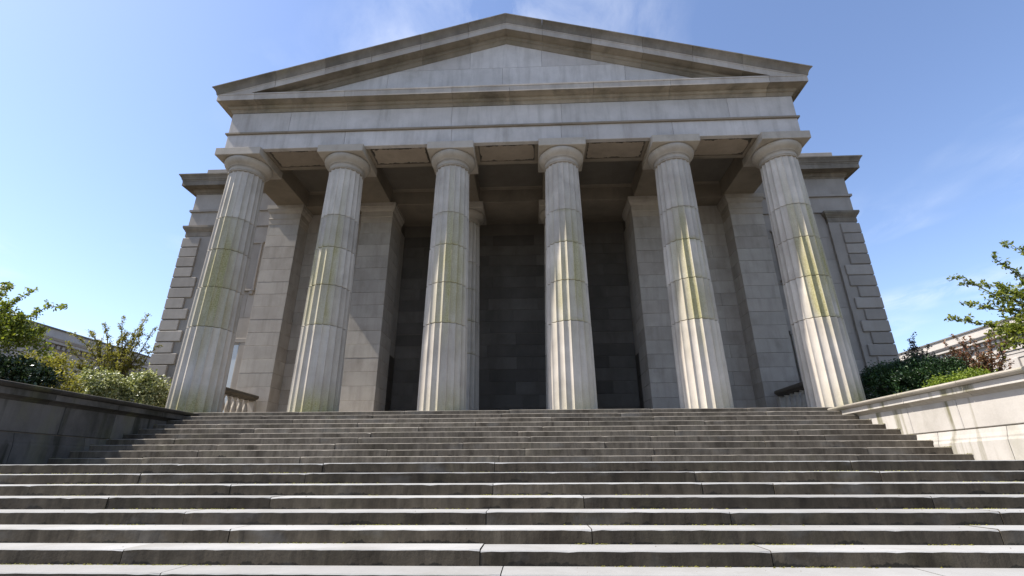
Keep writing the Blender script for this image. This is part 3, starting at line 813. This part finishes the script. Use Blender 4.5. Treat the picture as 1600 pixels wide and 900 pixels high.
# ------------------------------------------------------------------ cheek walls
for s in (-1, 1):
    lab = ('shaded mossy stone cheek wall with moulded coping left of the stairs' if s < 0 else 'sunlit pale stone cheek wall with moulded coping right of the stairs')
    W = thing('cheek_wall', lab, 'wall', loc=(s * 8.6, -3.5, -10 * RISER))
    off = -Vector(W.location)
    MC, MO = (M['cheek_grimy_shade'], M['coping_grimy_shade']) if s < 0 else (M['cheek'], M['coping'])
    YE = -5.85
    def wbox(nm, x0, x1, y0, y1, z0, z1, mat, parent, c):
        xa, xb = sorted((s * x0, s * x1))
        return box(nm, xa, xb, y0, y1, z0, z1, mat, parent, c, origin=(s * x0, (y0 + y1) / 2, z0))
    core = wbox('wall_core', XW + 0.03, XW + 0.60, YE + 0.03, -0.6, Z_GROUND, -0.10, M['joint'], W, 0)
    core.location = Vector(core.location) + off
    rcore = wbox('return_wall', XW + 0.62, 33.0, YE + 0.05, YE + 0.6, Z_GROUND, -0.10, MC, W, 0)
    rcore.location = Vector(rcore.location) + off
    def put(o):
        o.location = Vector(o.location) + off - Vector(core.location)
    yj = [YE, -4.35, -3.15, -0.62]
    for a, b in zip(yj[:-1], yj[1:]):
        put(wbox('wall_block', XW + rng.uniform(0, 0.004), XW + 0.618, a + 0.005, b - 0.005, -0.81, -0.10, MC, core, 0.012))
    yj = [YE - 0.03, -5.15, -3.75, -0.62]
    for a, b in zip(yj[:-1], yj[1:]):
        pr = sweep('plinth_block', [(-0.618, -1.50), (0.045, -1.50), (0.045, -1.03), (0.03, -0.99), (0.03, -0.96), (0.012, -0.90), (0.0, -0.825), (-0.618, -0.825)],
                   [(s * XW, a + 0.005, -s, 0), (s * XW, b - 0.005, -s, 0)], MC, core)
        put(pr)
    yj = [YE - 0.12, -4.75, -3.30, -2.0, -0.75]
    cop = [(-0.75, -0.30), (0.01, -0.30), (0.03, -0.262), (0.075, -0.236), (0.085, -0.226), (0.13, -0.226), (0.13, -0.120), (0.105, -0.116), (0.19, -0.106), (0.218, -0.082), (0.228, -0.062), (0.218, -0.042), (0.19, -0.028), (0.10, -0.018), (-0.75, -0.01)]
    for i, (a, b) in enumerate(zip(yj[:-1], yj[1:])):
        last = i == len(yj) - 2
        put(sweep('coping_stone', cop, [(s * XW, a + 0.005, -s, 0), (s * XW, b - (0.06 if last else 0.005), -s, 0)], (MO, MC), core, [0, 0, 0, 0, 1, 1, 0, 0, 0, 0, 0, 0, 0, 0, 0]))
    rc = wbox('return_coping', XW + 0.75, 33.0, YE - 0.1, YE + 0.65, -0.28, -0.02, MO, W, 0.02)
    rc.location = Vector(rc.location) + off

# ------------------------------------------------------------------ flanking buildings far left and right
def far_building(s):
    lab = ('long shaded stone building with dentilled cornice behind the shrubs at far left' if s < 0 else 'long sunlit white stone building behind the tree at far right')
    F = thing('flanking_building', lab, 'building', loc=(s * 34, 20, -0.3))
    off = -Vector(F.location)
    X = 34.0; Y0, Y1 = -2.0, 48.0
    def fb(nm, x0, x1, y0, y1, z0, z1, mat, par=None, c=0.0):
        xa, xb = sorted((s * x0, s * x1))
        o = box(nm, xa, xb, y0, y1, z0, z1, mat, par or F, c)
        o.location = Vector(o.location) + off - (Vector(par.location) if par else Vector((0, 0, 0)))
        return o
    wall = fb('wall', X, X + 14, Y0, Y1, -0.3, 7.0, M['far_stone'])
    def run(nm, prof):
        o = sweep(nm, prof, [(s * X, Y0, -s, 0), (s * X, Y1, -s, 0)], M['far_stone'], F); o.location = off; return o
    run('architrave', [(-0.5, 5.75), (0.06, 5.75), (0.06, 6.02), (0.10, 6.04), (0.10, 6.25), (0.17, 6.27), (0.17, 6.34), (-0.5, 6.34)])
    cor = run('cornice', [(-0.5, 6.95), (0.08, 6.95), (0.10, 7.22), (0.50, 7.26), (0.50, 7.42), (0.56, 7.46), (0.66, 7.60), (0.66, 7.66), (-0.5, 7.70)])
    for i in range(96):
        y = 2.0 + i * 0.42
        xa, xb = sorted((s * (X - 0.30), s * (X - 0.08)))
        d = box('dentil', xa, xb, y, y + 0.24, 6.98, 7.215, M['far_stone'], cor)
    fb('parapet', X + 0.05, X + 0.5, Y0, Y1, 7.70, 8.36, M['far_stone'])
    fb('roof_edge', X - 0.05, X + 13.9, Y0, Y1, 8.362, 8.46, M['far_dark'])
    for i in range(14):
        y = 0.2 + i * 3.4
        fb('pilaster', X - 0.16, X + 0.1, y - 0.33, y + 0.33, -0.3, 5.75, M['far_stone'], None, 0.02)
        wn_ = fb('window', X - 0.02, X + 0.1, y + 1.0, y + 2.4, 1.6, 4.5, M['far_glass'], None)
        for q in ((y + 0.84, y + 0.998, 1.45, 4.66), (y + 2.402, y + 2.56, 1.45, 4.66)):
            fb('window_frame', X - 0.10, X + 0.1, q[0], q[1], q[2], q[3], M['far_stone'], wn_)
        fb('window_frame', X - 0.14, X + 0.1, y + 0.80, y + 2.60, 4.662, 4.86, M['far_stone'], wn_)
        fb('window_sill', X - 0.16, X + 0.1, y + 0.80, y + 2.60, 1.28, 1.448, M['far_stone'], wn_)
        fb('mullion', X - 0.05, X + 0.05, y + 1.67, y + 1.73, 1.6, 4.5, M['far_stone'], wn_)
        fb('mullion', X - 0.05, X + 0.05, y + 1.0, y + 2.4, 3.02, 3.08, M['far_stone'], wn_)
far_building(-1); far_building(1)

# ------------------------------------------------------------------ vegetation
def tubes(name, lines, mat, parent, sides=6):
    v = []; f = []
    for pts, r0, r1 in lines:
        pts = [Vector(p) for p in pts]; n = len(pts); base = len(v)
        for i, p in enumerate(pts):
            d = (pts[min(i + 1, n - 1)] - pts[max(i - 1, 0)]).normalized()
            a = d.orthogonal().normalized(); b = d.cross(a)
            r = r0 + (r1 - r0) * i / (n - 1)
            for k in range(sides):
                q = 2 * math.pi * k / sides
                v.append(tuple(p + (a * math.cos(q) + b * math.sin(q)) * r))
        for i in range(n - 1):
            for k in range(sides):
                j = (k + 1) % sides
                f.append((base + i * sides + k, base + i * sides + j, base + (i + 1) * sides + j, base + (i + 1) * sides + k))
        f.append(tuple(base + (n - 1) * sides + k for k in range(sides)))
    return pyobj(name, v, f, mat, parent, smooth=True)

def leaf_mesh(name, pos, size, seed, aspect=0.5, up=0.35, jit=0.35):
    """one folded leaf (two triangles) at each point"""
    r = np.random.default_rng(seed)
    n = len(pos); pos = np.asarray(pos, float)
    t = r.normal(size=(n, 3)); t[:, 2] -= 0.15; t /= np.linalg.norm(t, axis=1, keepdims=True)
    nr = r.normal(size=(n, 3)) + np.array([0, 0, up * 3]); nr -= (nr * t).sum(1, keepdims=True) * t
    nr /= np.linalg.norm(nr, axis=1, keepdims=True)
    b = np.cross(t, nr)
    sz = size * (1 + jit * r.uniform(-1, 1, (n, 1)))
    w = sz * aspect * 0.5
    p0 = pos - t * sz * 0.5; p2 = pos + t * sz * 0.5
    p1 = pos + b * w + nr * w * 0.4; p3 = pos - b * w + nr * w * 0.4
    v = np.stack([p0, p1, p2, p3], 1).reshape(-1, 3)
    me = bpy.data.meshes.new(name)
    me.vertices.add(4 * n); me.vertices.foreach_set('co', v.ravel())
    i0 = np.arange(n) * 4
    tri = np.stack([i0, i0 + 1, i0 + 2, i0, i0 + 2, i0 + 3], 1).ravel()
    me.loops.add(6 * n); me.loops.foreach_set('vertex_index', tri.astype(np.int32))
    me.polygons.add(2 * n)
    me.polygons.foreach_set('loop_start', (np.arange(2 * n) * 3).astype(np.int32))
    me.polygons.foreach_set('loop_total', np.full(2 * n, 3, np.int32))
    me.update(calc_edges=True)
    return me

def clump_points(blobs, clumps, per, spread, seed, shell=0.55):
    r = np.random.default_rng(seed); out = []
    tot = sum(b[3] * b[4] * b[5] for b in blobs)
    for b in blobs:
        n = max(3, int(clumps * b[3] * b[4] * b[5] / tot))
        d = r.normal(size=(n, 3)); d /= np.linalg.norm(d, axis=1, keepdims=True)
        d[:, 2] = np.where(d[:, 2] < -0.35, -d[:, 2], d[:, 2])
        rad = shell + (1 - shell) * r.random((n, 1)) ** 0.6
        c = np.array(b[:3]) + d * rad * np.array(b[3:6])
        for q in c:
            m = int(per * r.uniform(0.5, 1.4))
            out.append(q + r.normal(size=(m, 3)) * spread * r.uniform(0.7, 1.3))
    return np.concatenate(out)

def curve(a, b, sag, n, rr, wob):
    a, b = Vector(a), Vector(b); pts = []
    for i in range(n + 1):
        t = i / n
        p = a.lerp(b, t) + Vector((0, 0, sag * math.sin(math.pi * t)))
        if 0 < i < n: p += Vector((rr.uniform(-wob, wob), rr.uniform(-wob, wob), rr.uniform(-wob, wob)))
        pts.append(p)
    return pts

def branch_tree(name, label, cat, base, tips, trunk_top, leaf_mat, leaf_size, per_m, seed, group=None, r_base=0.09, fill=None):
    """trunk, limbs towards each tip, side twigs with leaves along them"""
    rr = random.Random(seed); T = thing(name, label, cat, group, loc=base)
    b0 = Vector(base); lines = []; leaves = []
    trunk = curve(b0, trunk_top, 0, 5, rr, 0.04)
    lines.append((trunk, r_base, r_base * 0.45))
    for tp in tips:
        st = trunk[rr.randint(2, 5)]
        ln = (Vector(tp) - st).length
        main = curve(st, tp, 0.10 * ln * rr.uniform(0.3, 1.2), 7, rr, 0.03 * ln)
        lines.append((main, 0.022 + 0.006 * ln, 0.004))
        for i in range(2, 8):
            p = main[i]
            for _ in range(2):
                d = (main[min(i + 1, 7)] - main[i - 1]).normalized()
                side = Vector((rr.gauss(0, 1), rr.gauss(0, 1), rr.gauss(0.3, 0.8))); side = (side - d * side.dot(d) * 0.5).normalized()
                tl = rr.uniform(0.12, 0.42) * (1.15 - 0.09 * i)
                q = p + (d * 0.7 + side).normalized() * tl
                tw = curve(p, q, 0.02, 3, rr, 0.015)
                lines.append((tw, 0.006, 0.002))
                for _ in range(int(per_m * tl)):
                    t = rr.random(); pp = Vector(p).lerp(q, t)
                    leaves.append(tuple(pp + Vector((rr.gauss(0, 0.03), rr.gauss(0, 0.03), rr.gauss(-0.01, 0.03)))))
        for _ in range(int(per_m * 0.35 * ln)):
            t = 0.45 + 0.55 * rr.random(); i = min(6, int(t * 7)); pp = main[i].lerp(main[i + 1], t * 7 - i)
            leaves.append(tuple(pp + Vector((rr.gauss(0, 0.035), rr.gauss(0, 0.035), rr.gauss(0, 0.035)))))
    if fill is not None: leaves += [tuple(p) for p in fill]
    lines = [([p - b0 for p in pts], a, c) for pts, a, c in lines]
    tubes('trunk', lines, M['bark'], T)
    me = leaf_mesh('crown', np.array(leaves) - np.array(base), leaf_size, seed)
    link('crown', me, T, (leaf_mat,))
    return T

def shrub(name, label, cat, base, blobs, clumps, per, spread, size, mat, seed, stems=8, group=None, aspect=0.5, shell=0.55, fill=0):
    T = thing(name, label, cat, group, loc=base); b0 = Vector(base); rr = random.Random(seed)
    pts = clump_points(blobs, clumps, per, spread, seed, shell)
    if fill:                                    # twiggy inside so that nothing shows through
        pts = np.concatenate([pts, clump_points([(b[0], b[1], b[2], b[3] * .8, b[4] * .8, b[5] * .8) for b in blobs], fill, 50, 0.12, seed + 1, 0.1)])
    pts = pts[pts[:, 2] > base[2] - 0.02]
    link('foliage', leaf_mesh('foliage', pts - np.array(base), size, seed, aspect), T, (mat,))
    lines = []
    for b in blobs:
        for _ in range(stems):
            tip = Vector((b[0] + rr.uniform(-.7, .7) * b[3], b[1] + rr.uniform(-.7, .7) * b[4], b[2] + rr.uniform(-.1, .7) * b[5]))
            st = Vector((b0.x * 0.5 + b[0] * 0.5 + rr.uniform(-.1, .1), b0.y * 0.5 + b[1] * 0.5 + rr.uniform(-.1, .1), b0.z - 0.03))
            lines.append(([p - b0 for p in curve(st, tip, 0.0, 4, rr, 0.05)], 0.018, 0.004))
    tubes('stem', lines, M['bark'], T, 5)
    return T

# left side
fillL = clump_points([(-12.1, -3.1, 1.55, 0.95, 0.7, 0.65), (-11.3, -2.9, 1.35, 0.5, 0.5, 0.42)], 200, 30, 0.08, 5)
branch_tree('leafy_tree', 'fresh green leafy tree at the left edge, a long twig reaching right', 'tree', (-13.2, -3.1, -0.25),
            [(-10.53, -3.0, 2.25), (-11.45, -3.0, 2.66), (-12.05, -3.0, 2.78), (-11.05, -3.1, 1.98), (-11.6, -3.2, 2.3), (-10.9, -2.9, 1.65), (-12.2, -3.2, 2.45), (-12.6, -2.7, 3.0), (-13.4, -3.6, 3.1), (-14.2, -3.0, 2.8), (-13.2, -2.2, 2.9), (-13.9, -3.9, 2.3)],
            (-12.9, -3.0, 1.5), M['leaf_fresh'], 0.08, 110, 21, fill=fillL)
shrub('evergreen_shrub', 'dark glossy evergreen shrub behind the shaded wall at left', 'shrub', (-11.0, -3.3, -0.25),
      [(-11.0, -3.3, 0.40, 0.78, 0.5, 0.62), (-11.9, -3.4, 0.5, 0.7, 0.5, 0.75), (-10.35, -3.2, 0.3, 0.42, 0.4, 0.45)], 230, 42, 0.07, 0.075, M['leaf_dark'], 31, aspect=0.55, fill=60)
shrub('yellow_green_shrub', 'yellow-green shrub between the dark evergreen and the variegated shrub', 'shrub', (-11.5, -1.0, -0.25),
      [(-11.75, -1.3, 0.45, 0.55, 0.5, 0.55), (-12.9, -0.8, 0.95, 0.8, 0.6, 0.75)], 150, 34, 0.08, 0.075, M['leaf_olive'], 32)
shrub('variegated_shrub', 'cream and green variegated shrub beside the leftmost column', 'shrub', (-11.6, 0.9, -0.25),
      [(-12.2, 0.4, 0.62, 0.80, 0.6, 0.80), (-11.35, 1.1, 0.62, 0.75, 0.6, 0.85), (-11.0, 1.2, 0.35, 0.55, 0.5, 0.65)], 330, 40, 0.075, 0.085, M['leaf_varieg'], 33, fill=80)
rr_ = random.Random(77)
tipsL = [(rr_.uniform(-15.0, -12.2), rr_.uniform(1.6, 2.4), rr_.uniform(1.7, 3.2)) for _ in range(16)] + [(-13.5, 2.0, 3.55), (-14.2, 2.1, 3.35), (-15.1, 2.0, 3.0), (-14.9, 1.8, 2.5), (-12.9, 2.1, 3.5), (-12.3, 2.0, 3.15), (-12.2, 2.2, 2.6), (-13.1, 1.8, 2.9), (-13.9, 2.2, 2.7), (-12.6, 1.9, 3.6), (-14.5, 2.1, 3.0),
         (-13.6, 1.7, 2.4), (-14.3, 1.9, 2.15), (-12.7, 2.2, 2.2), (-13.2, 2.3, 3.2)]
branch_tree('bare_branched_tree', 'small open-branched tree with sparse new leaves left of the corner quoins', 'tree', (-13.2, 2.0, -0.25), tipsL, (-13.3, 2.0, 1.3), M['leaf_olive'], 0.06, 150, 34, r_base=0.05)
shrub('background_shrub', 'low golden shrub below the open-branched tree', 'shrub', (-13.4, 2.6, -0.25),
      [(-14.2, 2.6, 0.9, 0.9, 0.5, 0.85), (-13.0, 2.8, 0.95, 0.8, 0.5, 0.85)], 120, 30, 0.09, 0.07, M['leaf_olive'], 35)

# right side
shrub('yew_hedge', 'dark green clipped yew hedge beside the rightmost column', 'hedge', (10.8, 0.0, -0.25),
      [(10.35, 0.0, 0.45, 0.78, 0.6, 0.78), (11.15, 0.0, 0.52, 0.85, 0.65, 0.86), (12.0, -0.2, 0.5, 0.85, 0.6, 0.82)], 900, 60, 0.062, 0.06, M['leaf_yew'], 41, stems=14, aspect=0.4, shell=0.75, fill=260)
shrub('lime_shrub', 'low bright lime-green shrub above the sunlit coping', 'shrub', (10.4, -2.1, -0.25),
      [(10.15, -2.0, 0.12, 0.50, 0.4, 0.38), (10.85, -2.0, 0.22, 0.60, 0.4, 0.44), (9.6, -1.4, -0.05, 0.35, 0.3, 0.24)], 220, 34, 0.055, 0.05, M['leaf_lime'], 42, fill=40)
branch_tree('dusky_shrub', 'small dark dusky-leaved shrub sticking up behind the yew hedge', 'shrub', (12.3, 1.2, -0.25),
            [(12.25, 1.2, 2.25), (12.05, 1.1, 1.95), (12.6, 1.2, 1.95), (11.85, 1.2, 1.7), (12.8, 1.3, 1.7), (12.35, 1.1, 1.8), (12.1, 1.3, 1.6), (12.55, 1.1, 1.55)], (12.3, 1.2, 1.1), M['leaf_purple'], 0.065, 95, 43, r_base=0.03)
branch_tree('red_leaved_shrub', 'reddish-brown leaved shrub under the right-hand tree', 'shrub', (12.2, -1.0, -0.25),
            [(11.3, -1.0, 1.5), (11.6, -1.0, 1.7), (12.0, -1.0, 1.65), (12.4, -1.1, 1.75), (12.8, -1.0, 1.6), (11.5, -1.1, 1.25), (12.1, -0.9, 1.3), (12.6, -1.0, 1.3), (11.9, -1.2, 1.15)], (12.2, -1.0, 0.7), M['leaf_red'], 0.07, 75, 44, r_base=0.035)
fillR = clump_points([(12.25, -2.3, 1.35, 0.75, 0.5, 0.62), (13.3, -2.2, 1.9, 0.8, 0.6, 0.8), (12.5, -2.1, 2.3, 0.6, 0.4, 0.4)], 210, 26, 0.09, 6)
branch_tree('spreading_tree', 'light green tree at the right edge with loose twigs against the sky', 'tree', (13.9, -2.2, -0.25),
            [(11.29, -2.0, 3.0), (12.86, -2.0, 3.85), (12.3, -2.0, 3.48), (10.68, -2.2, 1.88), (11.87, -2.0, 2.75), (12.7, -2.0, 3.0), (11.43, -2.0, 2.33), (12.3, -2.0, 2.1), (11.25, -2.3, 1.5), (11.8, -2.3, 1.25), (12.1, -2.1, 2.55),
             (13.6, -2.0, 3.9), (14.4, -2.4, 3.7), (14.9, -2.2, 3.0), (14.2, -1.6, 3.3), (13.4, -2.8, 3.2)],
            (13.6, -2.2, 1.7), M['leaf_fresh'], 0.088, 105, 45, fill=fillR)

# ------------------------------------------------------------------ moss and litter on the steps
def lumps(name, pts, mat):
    v = []; f = []
    r = random.Random(5)
    for x, y, z, s in pts:
        b = len(v)
        for i in range(5):
            a = 2 * math.pi * i / 5 + r.random()
            v.append((x + math.cos(a) * s * r.uniform(.7, 1.6), y + math.sin(a) * s * 0.6, z))
        v.append((x, y, z + s * r.uniform(.35, .8)))
        for i in range(5): f.append((b + i, b + (i + 1) % 5, b + 5))
    o = pyobj(name, v, f, mat); o['kind'] = 'stuff'; return o
pts = []; lit = []
r = random.Random(99)
for k in range(1, NSTEP):
    half = XW if k < 10 else 9.5
    yb = edge_y(k - 1); z = -k * RISER
    for _ in range(9 if k > 8 else 4):
        x = r.uniform(-half, half); L = r.uniform(0.1, 0.8)
        for _ in range(int(L * 75)):
            pts.append((x + r.gauss(0, L * 0.5), yb - abs(r.gauss(0, 0.012)), z - 0.002, r.uniform(0.008, 0.021)))
    if k >= 10:
        for _ in range(26):
            lit.append((r.uniform(-8, 8), r.uniform(edge_y(k) + 0.03, yb - 0.02), z - 0.002, r.uniform(0.004, 0.010)))
    if k < 11:
        for s in (-1, 1):
            for _ in range(40):
                pts.append((s * (XW - abs(r.gauss(0, 0.03)) - (0.045 if k > 5 else 0)), yb - r.uniform(0, TREAD if k < 10 else LAND), z - 0.002, r.uniform(0.008, 0.022)))
o = lumps('moss', pts, M['moss']); o['label'] = 'tufts of yellow-green moss in the corners of the steps'; o['category'] = 'moss'
o = lumps('litter', lit, M['debris']); o['label'] = 'small brown specks of litter scattered over the treads'; o['category'] = 'litter'
